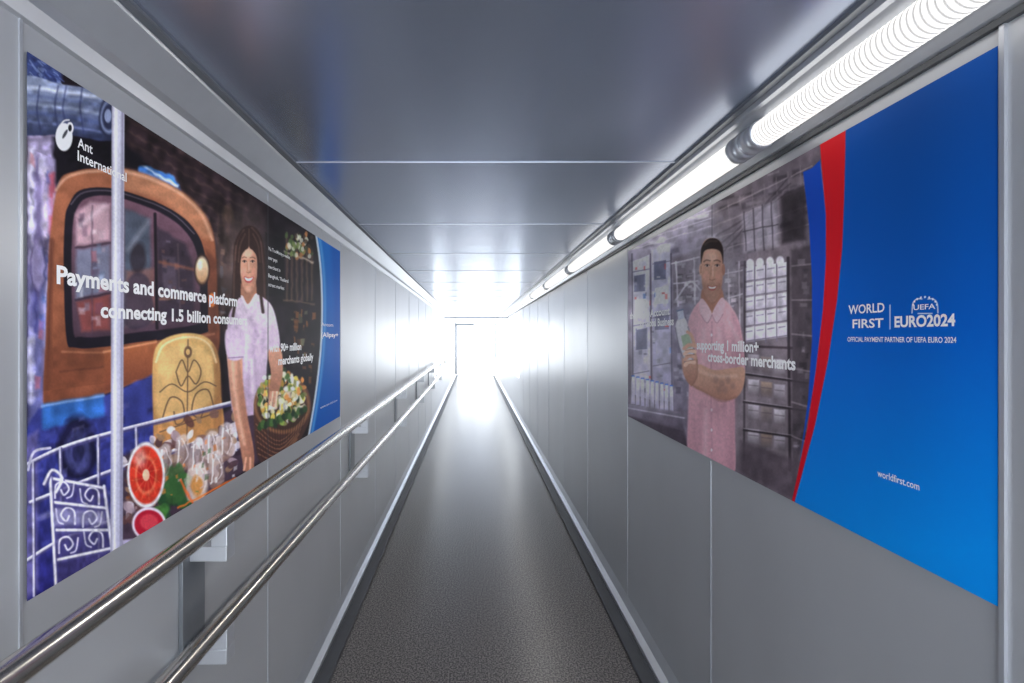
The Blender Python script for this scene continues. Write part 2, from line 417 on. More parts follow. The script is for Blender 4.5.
A.line([(155,214),(157,328)],(28,22,30),3,.8); A.line([(160,262),(196,270)],(170,106,80),2.4,1.5,.6)
A.line([(80,226),(104,206)],(245,232,240),4,3,.45); A.line([(128,250),(148,222)],(235,230,240),4,3,.3)
A.grain(58,186,215,400,.10,9,7)
A.ell(202,270,8,16,(58,42,40),.2); A.ell(202,270,6.4,13,(240,222,190),.3,col2=(190,146,108)); A.ell(200,265,2.4,5,(255,248,230),.8,.8)
A.ell(212,300,3.5,7,(222,130,66),.3)
A.poly([(104,352),(156,340),(160,372),(104,392)],(164,98,66),2,sm=False,col2=(112,64,50))
A.line([(104,352),(156,342)],(222,160,120),2,1,.8)
# blue nose of truck
A.warp(.7,8,10)
A.poly([(38,408),(100,398),(158,372),(158,440),(128,480),(112,560),(20,606),(20,440)],(62,70,140),2,sm=False,col2=(38,36,94))
A.poly([(42,404),(104,394),(104,416),(42,430)],(54,104,172),2.5,.9,sm=False)
A.line([(42,406),(104,396)],(150,180,220),2,1.2,.7)
A.ell(78,450,20,34,(22,20,42),.3,.9); A.ell(78,452,13,22,(64,66,110),.3,.8); A.ell(78,452,6,11,(30,30,60),.3,.8)
A.line([(30,520),(110,494)],(124,126,190),4,2,.6)
A.poly([(20,440),(38,430),(38,590),(20,604)],(102,96,144),3,.8,sm=False)
A.clutter(27,430,150,560,60,[(30,28,66),(78,82,152),(116,116,176),(24,20,44),(150,146,186)],9,7,-.3,.4,1.8)
A.grain(27,400,160,600,.2,8,10)
A.poly([(122,455),(160,440),(262,395),(262,460),(200,500),(130,545),(118,548)],(66,52,66),3,sm=False)
A.clutter(124,450,250,520,70,[(40,30,40),(110,90,100),(90,70,70),(150,136,150)],6,7,-.4,.6,1)
A.warp(0,1,1)
# yellow chair
A.poly([(153,360),(160,342),(178,334),(198,334),(212,342),(219,360),(221,395),(222,432),(190,446),(158,458),(153,410)],(222,182,120),1.2,col2=(172,120,76))
A.poly([(158,364),(166,350),(186,344),(206,350),(213,366),(214,400),(160,420)],(234,198,138),3,.6)
A.poly([(212,344),(220,362),(222,432),(214,434),(214,370)],(140,96,64),2,.6)
A.line([(156,362),(163,346),(180,338),(198,338),(210,346),(216,362)],(248,226,180),2.0,1,.8)
ir=(112,86,68)
A.line([(188,340),(187,440)],ir,1.2); A.line([(176,372),(182,360),(188,372),(194,360),(201,371),(196,384),(188,376),(181,386),(176,372)],ir,1.3)
A.line([(162,420),(170,398),(182,402),(184,420),(176,424),(174,412)],ir,1.4); A.line([(214,408),(208,390),(196,394),(192,412),(200,418),(204,408)],ir,1.4)
A.line([(160,432),(218,412)],ir,1.4); A.line([(160,392),(172,384),(188,392),(204,382),(216,386)],ir,1.2); A.ell(188,352,4,6,ir,.3); A.ell(188,352,2,3,(216,180,120),.3)
A.grain(150,330,225,460,.08,8,10)
rl=(200,198,218); rs=(74,70,112)
for p in ([(27,464),(60,448),(112,432),(232,402)],[(30,502),(112,470),(160,455),(236,428)],[(27,560),(60,540),(112,520)]):
    A.line([(x,y+2.5) for x,y in p],rs,3,1,.9); A.line(p,rl,2.6,.8); A.line([(x,y-.8) for x,y in p],(248,247,252),1,.6,.8)
for x,y0,y1 in [(33,462,596),(98,438,560),(60,448,500),(136,428,470),(235,402,450)]:
    A.line([(x,y0),(x+1,y1)],rl,2.4,.8); A.line([(x+1.6,y0),(x+2.6,y1)],rs,1.2,.6)
A.line([(28,470),(34,452),(50,448)],rl,2.6)
# ornate white stand
w=(226,224,236)
A.poly([(50,476),(104,486),(112,556),(56,588)],(66,60,106),3,.8,sm=False)
for p in ([(50,478),(104,488)],[(52,502),(106,508)],[(54,530),(108,530)],[(56,560),(112,548)],[(58,586),(114,556)],[(50,476),(56,590)],[(104,486),(113,558)],[(44,484),(52,470),(62,478),(56,492)]):
    A.line([(x+1.5,y+2) for x,y in p],(80,76,124),2.5,1); A.line(p,w,2.8,.8)
for cx,cy,s_ in [(64,490,1),(90,496,-1),(66,516,-1),(92,519,1),(68,545,1),(94,539,-1)]:
    A.line([(cx-9*s_,cy+8),(cx-8*s_,cy-5),(cx,cy-8),(cx+5*s_,cy-1),(cx,cy+5),(cx-3*s_,cy)],w,1.8,.8,.9); A.line([(cx+10*s_,cy-7),(cx+8*s_,cy+5),(cx+3*s_,cy+8)],w,1.5,.8,.85)
A.poly([(52,508),(104,512),(106,524),(54,526)],(206,204,226),3,.4,sm=False)
A.grain(27,440,115,600,.14,3,5)
def blob(n,x0,x1,y0,y1,cols,sx,sy):
    for k in range(n):
        x=x0+rng.rand()*(x1-x0); y=y0+rng.rand()*(y1-y0)-(x-x0)*.45
        A.ell(x,y,sx*(.6+rng.rand()*.7),sy*(.6+rng.rand()*.7),cols[rng.randint(len(cols))],.35,.85,rng.rand()*3)
A.warp(.8,5,6)
blob(120,122,236,452,522,[(208,198,206),(170,150,160),(236,230,232),(120,90,86),(90,60,60),(150,120,96),(70,50,60)],3.6,6)
blob(16,160,186,470,520,[(48,92,52),(70,120,60),(34,66,44)],6,12)
for x,y in [(165,462),(182,452),(197,456),(212,448),(226,440),(200,480),(216,468)]:
    A.poly([(x-5,y-14),(x+5,y-16),(x+8,y+8),(x+4,y+18),(x-6,y+20),(x-8,y+6)],(226,218,220),1.5,.65,col2=(150,120,106))
    A.line([(x-3,y-12),(x-4,y+14)],(252,250,250),1.4,.7,.8); A.line([(x+4,y-10),(x+3,y+12)],(120,92,84),1.2,.7,.7); A.line([(x,y-14),(x+6,y+2),(x+1,y+14)],(246,242,246),1,.6,.6)
A.poly([(168,470),(182,466),(186,492),(178,503),(166,500)],(60,98,56),2,.8)
A.poly([(188,470),(206,466),(204,498),(188,500)],(230,214,206),1.5,.7); A.ell(197,486,6,10,(196,130,60),.4,.8)
A.clutter(125,470,235,520,60,[(240,236,238),(90,70,66),(60,96,56),(210,120,60),(180,160,168)],3,4,-.4,.6,.9)
A.line([(178,508),(205,494),(236,478)],(226,120,52),2.2,.8,.8); A.line([(180,480),(198,512)],(230,110,60),2.5,.8,.8)
A.warp(0,1,1)
A.ell(146,475,19,33,(236,228,232),.08); A.ell(146,475,16.5,29,(204,62,46),.1); A.ell(146,475,11,20,(230,120,90),.15,.8); A.ell(146,475,9,16,(186,46,40),.15)
for k in range(12):
    t=k*math.pi/6; A.line([(146+4*math.cos(t),475+7*math.sin(t)),(146+14*math.cos(t+.3),475+25*math.sin(t+.3))],(240,160,120),.9,.8,.35)
A.ell(146,475,3.5,6,(246,200,170),.3); A.ell(140,458,6,9,(255,240,235),.9,.45); A.grain(125,440,168,512,.12,4,5)
A.ell(149,524,17,17,(226,210,226),.1); A.ell(149,524,14.5,14,(166,30,52),.12); A.ell(149,522,9,8,(204,76,88),.3,.8)
A.poly([(122,540),(140,538),(166,520),(166,528),(124,552)],(196,190,220),1.5,.9,sm=False)
# pole
A.poly([(112,100),(124.5,106),(122.5,556),(110.5,560)],(210,209,222),.9,sm=False,col2=(190,189,212))
A.line([(122.5,108),(121,556)],(130,127,152),2.4,1.2,.8,sm=False); A.line([(112.5,108),(111.3,556)],(154,151,172),1.2,.8,.7,sm=False); A.line([(116,108),(114.5,556)],(252,251,254),2.4,1.2,.8,sm=False)
# right-hand shelving and plants
A.warp(.6,4,5)
for k in range(6): A.line([(287+k*5,236+k*4),(287+k*5,300)],(120,96,78),2.2,1,.55)
A.line([(284,252),(313,262)],(200,186,170),2,1,.8); A.line([(284,300),(314,304)],(110,90,74),2,1,.7)
for k in range(70): A.ell(286+rng.rand()*26,234+rng.rand()*24,1.6,2.6,[(206,206,190),(120,136,84),(176,124,80),(80,100,60),(60,50,40)][rng.randint(5)],.5,.8)
A.clutter(290,305,312,375,50,[(90,60,44),(130,84,50),(60,50,48),(110,110,84),(30,22,24)],3,6,.1,.7,.8)
A.poly([(265,232),(284,240),(284,296),(265,296)],(12,11,15),1,sm=False)
A.warp(0,1,1)
# ---------- woman
hair=(52,37,35); sk=(212,162,138); skd=(162,112,92); skl=(244,206,182)
A.ell(248,262,20,50,(108,94,92),.9,.6)
A.poly([(233,264),(234.5,243),(241,230),(249,225.5),(257,229),(263,242),(266,272),(266,302),(268,328),(259,334),(238,332),(230,320),(232,290)],hair,1.0)
for p in ([(236,246),(234,272),(234,312)],[(261,242),(264,275),(265,318)],[(244,230),(237,246),(236,260)],[(252,228),(260,240),(262,262)]): A.line(p,(118,92,84),1.2,1.2,.6)
A.poly([(242,282),(255,280),(256,302),(250,308),(242,303)],skd,1,col2=(186,136,112))
A.poly([(228,322),(232,308),(241,297),(248,306),(256,295),(264,298),(272,306),(277,322),(280,344),(276,354),(268,357),(266,390),(265,410),(246,416),(233,412),(230,380),(227,352)],(230,214,230),1,col2=(190,168,194))
A.poly([(241,297),(243,296),(248,304),(255,294),(257,296),(248,309)],(244,232,242),.7,.9)
A.poly([(228,322),(234,310),(238,330),(238,400),(232,408),(229,370)],(166,144,172),2.5,.55)
for p in ([(238,330),(242,360),(240,400)],[(256,325),(254,355),(258,398)],[(264,330),(262,352)],[(248,350),(249,400)],[(232,345),(236,362)],[(242,388),(252,396),(262,392)],[(250,318),(258,336)]): A.line(p,(166,142,172),2.2,2.2,.5)
for p in ([(246,325),(247,372)],[(260,312),(270,322)],[(234,318),(232,338)],[(252,360),(253,396)]): A.line(p,(248,236,248),3,2.4,.5)
# face
A.poly([(239.5,262),(240.2,252),(244,246),(253,246),(257,253),(257.5,266),(256,281),(251.5,292),(246,292),(241.5,281)],sk,.9,col2=(196,146,122))
A.poly([(253,252),(257.5,258),(257,276),(252,291),(252,275)],(170,120,102),1.8,.45)
A.ell(248,253.5,4.5,4,skl,.9,.6); A.ell(243.6,272,2.6,4.5,(232,172,152),.8,.6); A.ell(254,272,2.2,4.5,(216,156,136),.8,.6); A.ell(248.4,289,2.6,2.6,skl,.9,.5)
# fringe, parted in the middle, falling both sides of the face
A.poly([(249,229),(240,236),(236.5,252),(236.5,276),(239.4,282),(240.3,266),(241.6,256),(245,250.5),(249,246)],hair,.7)
A.poly([(249,229),(257,235),(261,250),(261.5,278),(258,284),(257.4,266),(256.4,256),(253,250.5),(249,246)],hair,.7)
A.line([(249,229),(248.8,246)],(104,78,70),.9,.6,.7)
A.line([(245,234),(240,246),(238.4,262)],(112,86,78),1,.8,.6); A.line([(253,234),(258.4,246),(260,262)],(112,86,78),1,.8,.6)
A.line([(242.2,258),(244,257),(246.4,257.6)],(96,66,56),.8,.6,.7); A.line([(250.2,257.8),(252.6,257.2),(255,258.4)],(96,66,56),.8,.6,.7)
for x in (244.4,252.6):
    A.ell(x,261.4,1.8,1.2,(226,206,196),.6,.6); A.ell(x,261.4,1.0,1.3,(46,30,28),.6); A.line([(x-2,261.3),(x,260.3),(x+2,261.3)],(60,40,36),.7,.5,.9)
A.line([(248,262),(247.6,270)],(184,132,110),1,.8,.5); A.line([(248.8,262),(248.9,270)],skl,.9,.6,.7); A.line([(246.6,272),(248.4,272.6),(250.2,272.1)],(154,102,86),.9,.6,.7)
A.poly([(243.8,276.5),(248.5,277.6),(253.8,276.8),(251.6,281.6),(248.5,283),(245.4,281.6)],(180,88,86),.8); A.poly([(244.8,277.4),(248.5,278.4),(252.8,277.6),(250.8,280.4),(248.5,281),(246.2,280.4)],(252,248,246),.6)
A.line([(242.4,274),(242,279)],(174,124,106),.8,.6,.5); A.line([(255,274),(255.6,279)],(160,110,94),.8,.6,.5)
A.line([(241,284),(246,293),(252,292)],(160,112,96),1,.9,.4)
A.line([(259,270),(260,288),(263,312)],hair,3.0,.8); A.line([(238.2,270),(236.6,292),(233,316)],hair,2.8,.8)
A.poly([(228,348),(241,352),(243,385),(247,415),(253,445),(254,462),(249,472),(244,468),(239,440),(233,412),(229,380)],sk,1,col2=skd)
A.poly([(238,354),(243,385),(249,425),(253,455),(249,455),(243,420),(238,385)],(152,104,88),2,.5)
A.line([(232,360),(236,400),(244,444)],skl,2.4,1.8,.6)
A.poly([(226,330),(243,332),(243,357),(228,358)],(212,192,214),1.2); A.line([(228,358),(243,357)],(156,132,162),1.2,.6)
for k,(dx,l) in enumerate([(-4,12),(-1,15),(2,15),(5,12)]): A.line([(249+dx*.7,458),(248+dx,458+l)],skd if k%2 else sk,2.2,.6)
# basket
A.poly([(254,405),(262,388),(284,378),(304,384),(311,402),(308,424),(298,442),(280,456),(264,464),(256,450)],(92,64,54),1,col2=(58,40,40))
A.ell(282,405,28,29,(134,96,72),.08,1,-.2); A.ell(282,405,25,25,(60,44,38),.1,1,-.2)
for k in range(6): A.line([(256+k*.5,424+k*6),(280,441+k*4),(307-k*2,414+k*5)],(150,110,84),1.2,.6,.7)
for k in range(18): A.line([(257+k*2.9,430-k*1.2),(262+k*2.3,458-k*1.6)],(48,32,32),1,.6,.6)
A.warp(.6,3,4)
fl=[(250,226,120),(252,244,204),(232,184,90),(124,150,76),(72,108,54),(246,246,238),(230,208,184),(170,170,110),(240,170,100),(250,246,220),(40,60,36)]
for k in range(260):
    t=rng.rand()*6.28; r=math.sqrt(rng.rand()); c=fl[rng.randint(len(fl))]; v=.75+.35*rng.rand()
    A.ell(282+24*r*math.cos(t),400+25*r*math.sin(t)-abs(rng.randn())*3,1.4+rng.rand()*1.2,1.9+rng.rand()*2.0,[q*v for q in c],.6,.92)
for k in range(16):
    A.ell(260+k*3.0,424-k*1.1+rng.rand()*5,2.4,4,[(44,70,42),(70,100,56),(34,52,40)][k%3],.5)
A.warp(0,1,1)
A.poly([(268,352),(280,348),(283,368),(279,392),(274,402),(268,396),(271,374)],sk,1,col2=skd)
for k in range(4): A.line([(271+k*2,392),(269+k*2.2,404+k)],skl if k%2 else sk,2,.6)
A.grain(225,225,312,470,.05,3,4)
lum=A.C.mean(2,keepdims=True); A.C=np.clip(lum+(A.C-lum)*1.08,0,1)*1.15
A.grain(27,40,316,610,.10,34,44); A.grain(27,40,316,610,.04,1.3,1.6)
# blue brand panel
cv=[(315,228),(320,262),(322,300),(321,345),(316,392),(308,440)]
A.poly(cv+[(345,430),(345,240)],(32,124,218),.7,sm=False,col2=(14,96,194))
A.poly([(330,232),(334,300),(333,360),(326,430),(345,430),(345,240)],(20,98,198),3,.8,sm=False)
A.line(cv,(220,236,250),2.0,.5); A.line([(x+3,y) for x,y in cv],(96,170,236),2.2,.9,.9)
A.line([(268,150),(268,470)],(70,68,74),.8,.5,.8,sm=False)
# logo disc
A.ell(64,137,8.5,14,(252,252,254),.1); A.ell(70,128,3.6,6,(252,252,254),.15); A.ell(70,128,1.8,3.4,(24,20,28),.3); A.line([(59,127),(64,121),(69,120)],(252,252,254),1.4,.5); A.ell(65,134,1.5,5,(24,20,28),.3,.8,.5)
ART_L=A.build('poster',M_art)

# ======================= RIGHT POSTER
B=Art('R',998,628,ZT,ZB,580,800)
B.C[:]=np.array((96,86,94))/255
B.warp(.4,6,7)
B.poly([(620,200),(712,180),(712,470),(620,430)],(194,187,206),12,sm=False,col2=(100,90,104))
B.poly([(712,210),(800,180),(800,480),(712,450)],(118,107,114),12,.8,sm=False)
B.clutter(628,215,712,260,50,[(210,204,218),(130,120,138),(104,96,112),(232,228,240)],12,4,-.25,.5,1.6)
B.clutter(714,190,806,262,60,[(52,46,52),(120,108,114),(36,31,36),(160,148,154),(84,74,82)],14,5,-.3,.5,1.6)
for k in range(8): B.line([(716+k*12,208-k*6),(722+k*12,262)],(126,114,120),1.2,.8,.7)
for k in range(4): B.line([(712,214+k*13),(812,166+k*19)],(160,146,150),1.3,.8,.7)
for k in range(3): B.line([(716,260-k*12),(790,176+k*8)],(60,52,58),1.6,.8,.6)
B.poly([(742,214),(776,200),(778,246),(744,252)],(184,176,186),3,.6,sm=False)
for k in range(4): B.line([(744+k*9,212-k*3.4),(746+k*9,250)],(70,62,70),1.4,.7,.8)
B.line([(743,232),(778,224)],(70,62,70),1.2,.7,.8)
B.poly([(780,196),(806,184),(806,240),(782,244)],(42,36,40),3,.85,sm=False)
for k in range(5): B.line([(630,250-k*6),(712,226-k*8)],(226,220,234),1.1,.8,.7)
# tall cabinets
B.warp(0,1,1)
B.poly([(631,262),(649,255),(651,400),(632,394)],(230,229,240),.9,sm=False,col2=(176,170,192))
B.poly([(651,250),(670,243),(673,402),(653,400)],(214,212,228),.9,sm=False,col2=(156,150,174))
for x0,y0,x1,y1,c in [(634,276,645,292,(120,122,150)),(635,300,646,318,(244,244,250)),(636,330,647,350,(112,112,138)),(654,262,666,280,(108,110,138)),(655,288,668,304,(240,240,247)),(655,312,669,330,(118,116,142)),(656,340,670,368,(184,180,200))]:
    B.poly([(x0,y0),(x1,y0-2),(x1,y1-1),(x0,y1)],c,.7,.9,sm=False)
B.clutter(632,265,670,392,40,[(244,242,250),(120,116,142),(104,102,124),(190,188,204),(80,126,200),(200,70,60)],2.6,4,-.05,.6,.7)
for x in (632,650.5,671): B.line([(x,254),(x+1,400)],(76,68,86),1.2,.6,.9)
for y in (270,324,372): B.line([(633,y+2),(649,y-1)],(110,104,126),.9,.6,.8); B.line([(653,y-6),(670,y-9)],(110,104,126),.9,.6,.8)
# conveyors and frames behind the man
B.warp(.3,5,6)
B.poly([(672,258),(700,250),(700,302),(673,306)],(120,110,120),3,.9,sm=False)
B.clutter(673,262,698,306,30,[(64,56,64),(180,174,186),(140,130,142),(224,220,228)],5,3,-.1,.6,.9)
for a_,b_ in [((672,264),(699,257)),((674,284),(698,281)),((676,262),(678,306)),((694,258),(695,304))]: B.line([a_,b_],(222,216,226),1.5,.7,.9)
B.line([(676,300),(690,282),(700,290)],(226,222,232),1.6,.8,.9)
B.poly([(722,262),(744,256),(744,330),(724,330)],(118,108,116),3,.9,sm=False)
B.clutter(724,262,742,320,30,[(64,56,64),(170,160,168),(130,120,128),(216,206,212)],5,4,-.1,.55,.9)
for a_,b_ in [((725,274),(742,270)),((728,298),(742,294)),((728,270),(730,328)),((739,262),(740,328))]: B.line([a_,b_],(196,188,196),1.3,.7,.85)
B.poly([(672,310),(690,306),(690,410),(672,408)],(132,124,144),3,.8,sm=False)
B.clutter(672,312,688,400,24,[(170,164,180),(100,92,110),(74,66,82),(196,190,204)],6,5,0,.55,1)
B.warp(0,1,1)
for k in range(9):
    x=633+k*4.8; y=398+k*1.2
    B.poly([(x-1.6,y-16),(x-1,y-22),(x+1,y-22),(x+1.6,y-16),(x+2,y+6),(x-2,y+6)],(246,244,250),.6,.9,sm=False,col2=(184,178,200)); B.line([(x-1,y-22),(x+1,y-22)],(70,110,190),1.6,.5,.8)
B.poly([(628,404),(680,412),(684,430),(628,416)],(156,148,166),1.5,sm=False,col2=(80,70,84))
B.poly([(620,414),(684,430),(690,455),(620,425)],(70,60,72),2,sm=False)
B.line([(628,408),(684,418)],(206,200,214),1.4,.7,.8)
# white crates
for r in range(5):
    for c in range(4):
        x=744+c*11; y=268+r*15-c*1.5; g=.9+.15*rng.rand(); B.poly([(x,y),(x+10.4,y-1.6),(x+10.4,y+13),(x,y+14)],[min(255,q*g) for q in (230,225,234)],.9,.95,sm=False,col2=[q*g for q in (186,178,192)])
        B.line([(x+2,y+4),(x+8,y+3)],(132,124,142),1.3,.6,.8); B.line([(x,y+13.5),(x+10,y+12)],(96,88,102),1.0,.6,.8)
    for c in range(5): B.line([(744+c*11-.3,268-c*1.5),(744+c*11-.3,344-c)],(112,104,118),.9,.5,.7)
for k in range(4): B.ell(750+k*10,264-k,4,5,(220,214,224),.4)
B.line([(742,346),(792,348)],(60,50,56),2.4,.8); B.line([(788,258),(790,470)],(48,40,46),3,.8); B.line([(745,262),(744,460)],(62,54,60),2,.8)
for r in range(4):
    for c in range(3):
        x=748+c*13; y=354+r*25+c*2.5; B.poly([(x,y),(x+11,y+1),(x+11,y+17),(x,y+15)],[(180,172,182),(140,126,122),(206,200,208),(154,130,112)][(r*2+c)%4],1.1,.9,sm=False,col2=(100,90,96))
        B.line([(x+1,y+6),(x+10,y+7)],(80,70,76),1,.7,.6)
for y in (374,402,430): B.line([(744,y),(808,y+9)],(44,37,42),2.2,.8); B.line([(744,y-1.6),(808,y+7.4)],(150,140,148),.9,.6,.7)
B.poly([(791,250),(815,244),(812,400),(792,490)],(66,58,64),2.5,.85,sm=False)
B.clutter(792,250,808,450,30,[(112,102,110),(40,34,40),(140,130,138),(70,62,70)],6,6,0,.5,1.2)
for k in range(6): B.line([(792,266+k*34),(812,264+k*36)],(140,128,134),1.5,.8,.7)
B.poly([(740,440),(800,462),(795,500),(740,472)],(74,64,72),3,.8,sm=False)
B.grain(628,150,822,500,.14,5,8)
B.C=np.clip((B.C-.42)*1.18+.52,0.06,1)
B.ell(712,262,24,44,(196,188,196),.95,.5)
# ---------- man
mh=(50,37,35); ms=(238,190,164); msd=(192,138,118); msl=(252,216,194)
B.poly([(703,288),(721,288),(723,309),(712,318),(702,309)],msd,1)
sh=(250,202,210); shd=(204,150,166)
B.poly([(687,330),(691,313),(702,300),(712,314),(722,299),(733,309),(740,325),(744,350),(745,372),(738,380),(735,392),(735,430),(734,474),(712,466),(689,456),(688,410),(689,372),(685,352)],sh,1,col2=(228,172,186))
B.poly([(732,312),(741,328),(744,352),(738,380),(735,430),(733,470),(728,468),(730,400),(731,350)],shd,3,.5)
B.poly([(699,303),(703,299),(712,314),(707,323),(701,315)],(252,218,224),.8); B.poly([(725,302),(721,298),(712,314),(717,323),(723,314)],(248,210,218),.8)
B.line([(701,315),(707,323),(712,315)],shd,.9,.6,.8); B.line([(712,315),(717,323),(723,314)],shd,.9,.6,.8)
B.line([(712,322),(711,380),(712,460)],(216,160,176),1.2,.8,.9)
for y in (335,355,410,430,450): B.ell(711.5,y,1,1.6,(252,238,242),.4)
for p in ([(694,330),(698,360)],[(722,325),(727,356),(732,372)],[(700,405),(699,450)],[(724,400),(727,460)],[(738,340),(737,368)],[(716,400),(720,440)],[(702,404),(712,412),(724,406)],[(694,420),(696,452)]): B.line(p,shd,2.4,2.4,.45)
for p in ([(704,330),(703,362)],[(730,322),(738,340)],[(706,410),(705,455)],[(719,330),(720,352)]): B.line(p,(255,226,230),2.8,2.4,.55)
# head
B.tx=(712,238,1.0,1.055)
B.poly([(701,262),(702,246),(707,239),(717,239),(722,246),(723,262),(722,281),(718,294),(712,299),(706,294),(702,281)],ms,.9,col2=(218,166,142))
B.poly([(717,250),(723,258),(722,281),(717,296),(716,280)],(196,142,122),2,.4)
B.ell(700.8,268,1.7,6,ms,.4); B.ell(723.4,268,1.6,6,msd,.4); B.line([(701,265),(701,271)],msd,.7,.5)
B.ell(711,256,6,4,msl,.9,.6); B.ell(706,274,3,5,(244,186,166),.8,.6); B.ell(718,274,2.6,5,(234,174,154),.8,.6)
B.poly([(702,278),(706,282),(712,279.5),(718,282),(722,278),(720.5,291),(712,300),(703.5,291)],(150,114,102),2,.32)
B.poly([(701,262),(701,249),(704.5,242),(709,238.5),(716,238.5),(720.5,242),(723.2,249),(723,262),(721.8,255),(719.6,250.5),(715,248.5),(709,248.5),(704.4,250.5),(702.4,256)],mh,.9)
B.line([(705,244),(710,241),(717,241)],(100,80,74),1.6,1.2,.6)
B.line([(704,260.4),(706.5,259),(710,259.6)],(104,74,64),1.1,.7,.8); B.line([(714.2,259.6),(717.5,259),(720.2,260.4)],(104,74,64),1.1,.7,.8)
for x in (707.2,717.2): B.ell(x,264,2.0,1.3,(236,222,216),.6,.7); B.ell(x,264,1.0,1.3,(60,48,52),.6); B.line([(x-2.2,263.8),(x,262.8),(x+2.2,263.8)],(110,78,68),.7,.5,.9)
B.line([(711.2,265),(710.4,273),(710,276)],msd,1,.8,.5); B.line([(712.8,264),(713,274)],msl,1.1,.7,.7); B.line([(709.6,277.2),(712,278),(714.6,277.2)],(168,114,98),1,.7,.7)
B.poly([(707.6,283),(712,284),(717,283),(715.2,287),(712,288),(709,287)],(186,112,104),.8); B.poly([(708.6,283.8),(712,284.6),(716,283.8),(714.4,285.9),(709.8,285.9)],(250,245,242),.6)
B.line([(705,281),(704.6,286)],(176,126,108),.8,.7,.45); B.line([(719.4,281),(719.8,286)],(168,118,102),.8,.7,.45)
B.tx=None
# arms: one hand holds the bottle up, the other forearm supports the elbow
B.poly([(686,340),(696,344),(697,368),(690,376),(684,366)],(238,186,198),1)
B.poly([(689,372),(698,364),(714,370),(732,368),(744,368),(744,384),(737,397),(722,400),(704,392),(693,386)],ms,1,col2=(200,146,126))
B.line([(696,369),(714,376),(736,376)],msl,3,1.8,.7); B.line([(694,386),(706,393),(722,401),(736,397)],(166,116,100),2,1.4,.6)
for x,y in [(716,380),(722,384),(728,380),(733,386),(725,390),(719,390)]: B.ell(x,y,2.6,3.4,(160,128,122),.9,.4)
B.poly([(683,352),(691,346),(697,356),(697,376),(692,386),(685,378),(682,366)],ms,.9,col2=msd)
B.line([(691,386),(697,376),(697,360)],(166,116,100),1.2,.8,.6)
B.poly([(675.5,328),(678,319),(684,317),(688,326),(694,350),(692,362),(685,362),(679,346)],(255,253,255),.7,col2=(222,217,228))
B.line([(688,327),(694,350),(692,361)],(150,142,160),1.2,.7,.8); B.line([(675.5,328),(679,346),(685,362)],(120,112,130),1.0,.6,.8)
B.poly([(677,311),(683,309.5),(684.4,318),(678.4,320)],(226,230,244),.6,sm=False); B.line([(677,311),(683,309.5)],(140,150,180),1.6,.5)
B.poly([(681,336),(689,333),(692,347),(684,350)],(176,200,166),.7,.85,sm=False)
for k in range(4): B.line([(695-k*.3,346+k*5.5),(689,345+k*5.5),(684.4+k*.3,348.5+k*5.5)],[ms,msl][k%2],3.8,.6)
for k in range(3): B.line([(694.4,349+k*5.5),(685.6,350.4+k*5.5)],msd,.8,.4,.8)
B.line([(694,343),(691,335),(687.6,332)],ms,3.2,.6)
B.grain(628,150,822,500,.04,1.4,1.8); B.grain(628,150,822,500,.08,30,40)
# ---------- brand field
rL=[(818,120),(822,170),(826,215),(826,260),(823,310),(816,370),(807,430),(793,496),(788,520)]
rR=[(846,110),(845,160),(844,200),(842,250),(837,300),(828,360),(815,425),(795,500),(790,524)]
B.poly([(803,172),(812,168),(820,160),(826,215),(826,260),(823,310),(814,385),(800,460),(808,400),(812,340),(812,280),(809,225)],(24,80,196),.8,sm=False)
sl=B.box(780,30,1000,620); Y=B.BY[sl]; X=B.BX[sl]
v=np.clip((Y-100)/450,0,1); u=np.clip((X-800)/200,0,1)
c0=np.array((16,84,172))/255.; c1=np.array((2,102,208))/255.; c2=np.array((4,148,242))/255.
t=v[...,None]; col=np.where(t<.5,c0+(c1-c0)*t*2,c1+(c2-c1)*(t*2-1))
col=col*(1.0-.10*np.exp(-((u-.55)**2)/.05)*(1-v))[...,None]+np.array((0,.03,.05))*(np.clip((u-.4)*1.5,0,1)*np.clip(v*1.3,0,1))[...,None]
edge=np.interp(Y.ravel(),[p[1] for p in rR],[p[0] for p in rR]).reshape(Y.shape)
m=np.clip((X-edge)+.5,0,1)[...,None]; B.C[sl]=B.C[sl]*(1-m)+col*m
B.poly(rL+rR[::-1],(234,32,40),.6,sm=False,col2=(212,16,40))
B.line([(712,180),(712,236)],(100,96,102),.8,.5,.8,sm=False)
W=(255,255,255)
B.line([(890,305),(890,329)],W,.8,.4,sm=False)
for p in ([(912,313),(913,303),(917,299),(922,299)],[(938,313),(937,303),(933,299),(928,299)],[(918,313.5),(932,313.5)]): B.line(p,W,1.0,.4)
for k in range(9):
    t=math.pi*(1.05+.9*k/8.0); B.ell(925+12*math.cos(t),306+9*math.sin(t),.9,1.1,W,.3)
ART_R=B.build('poster.001',M_art)

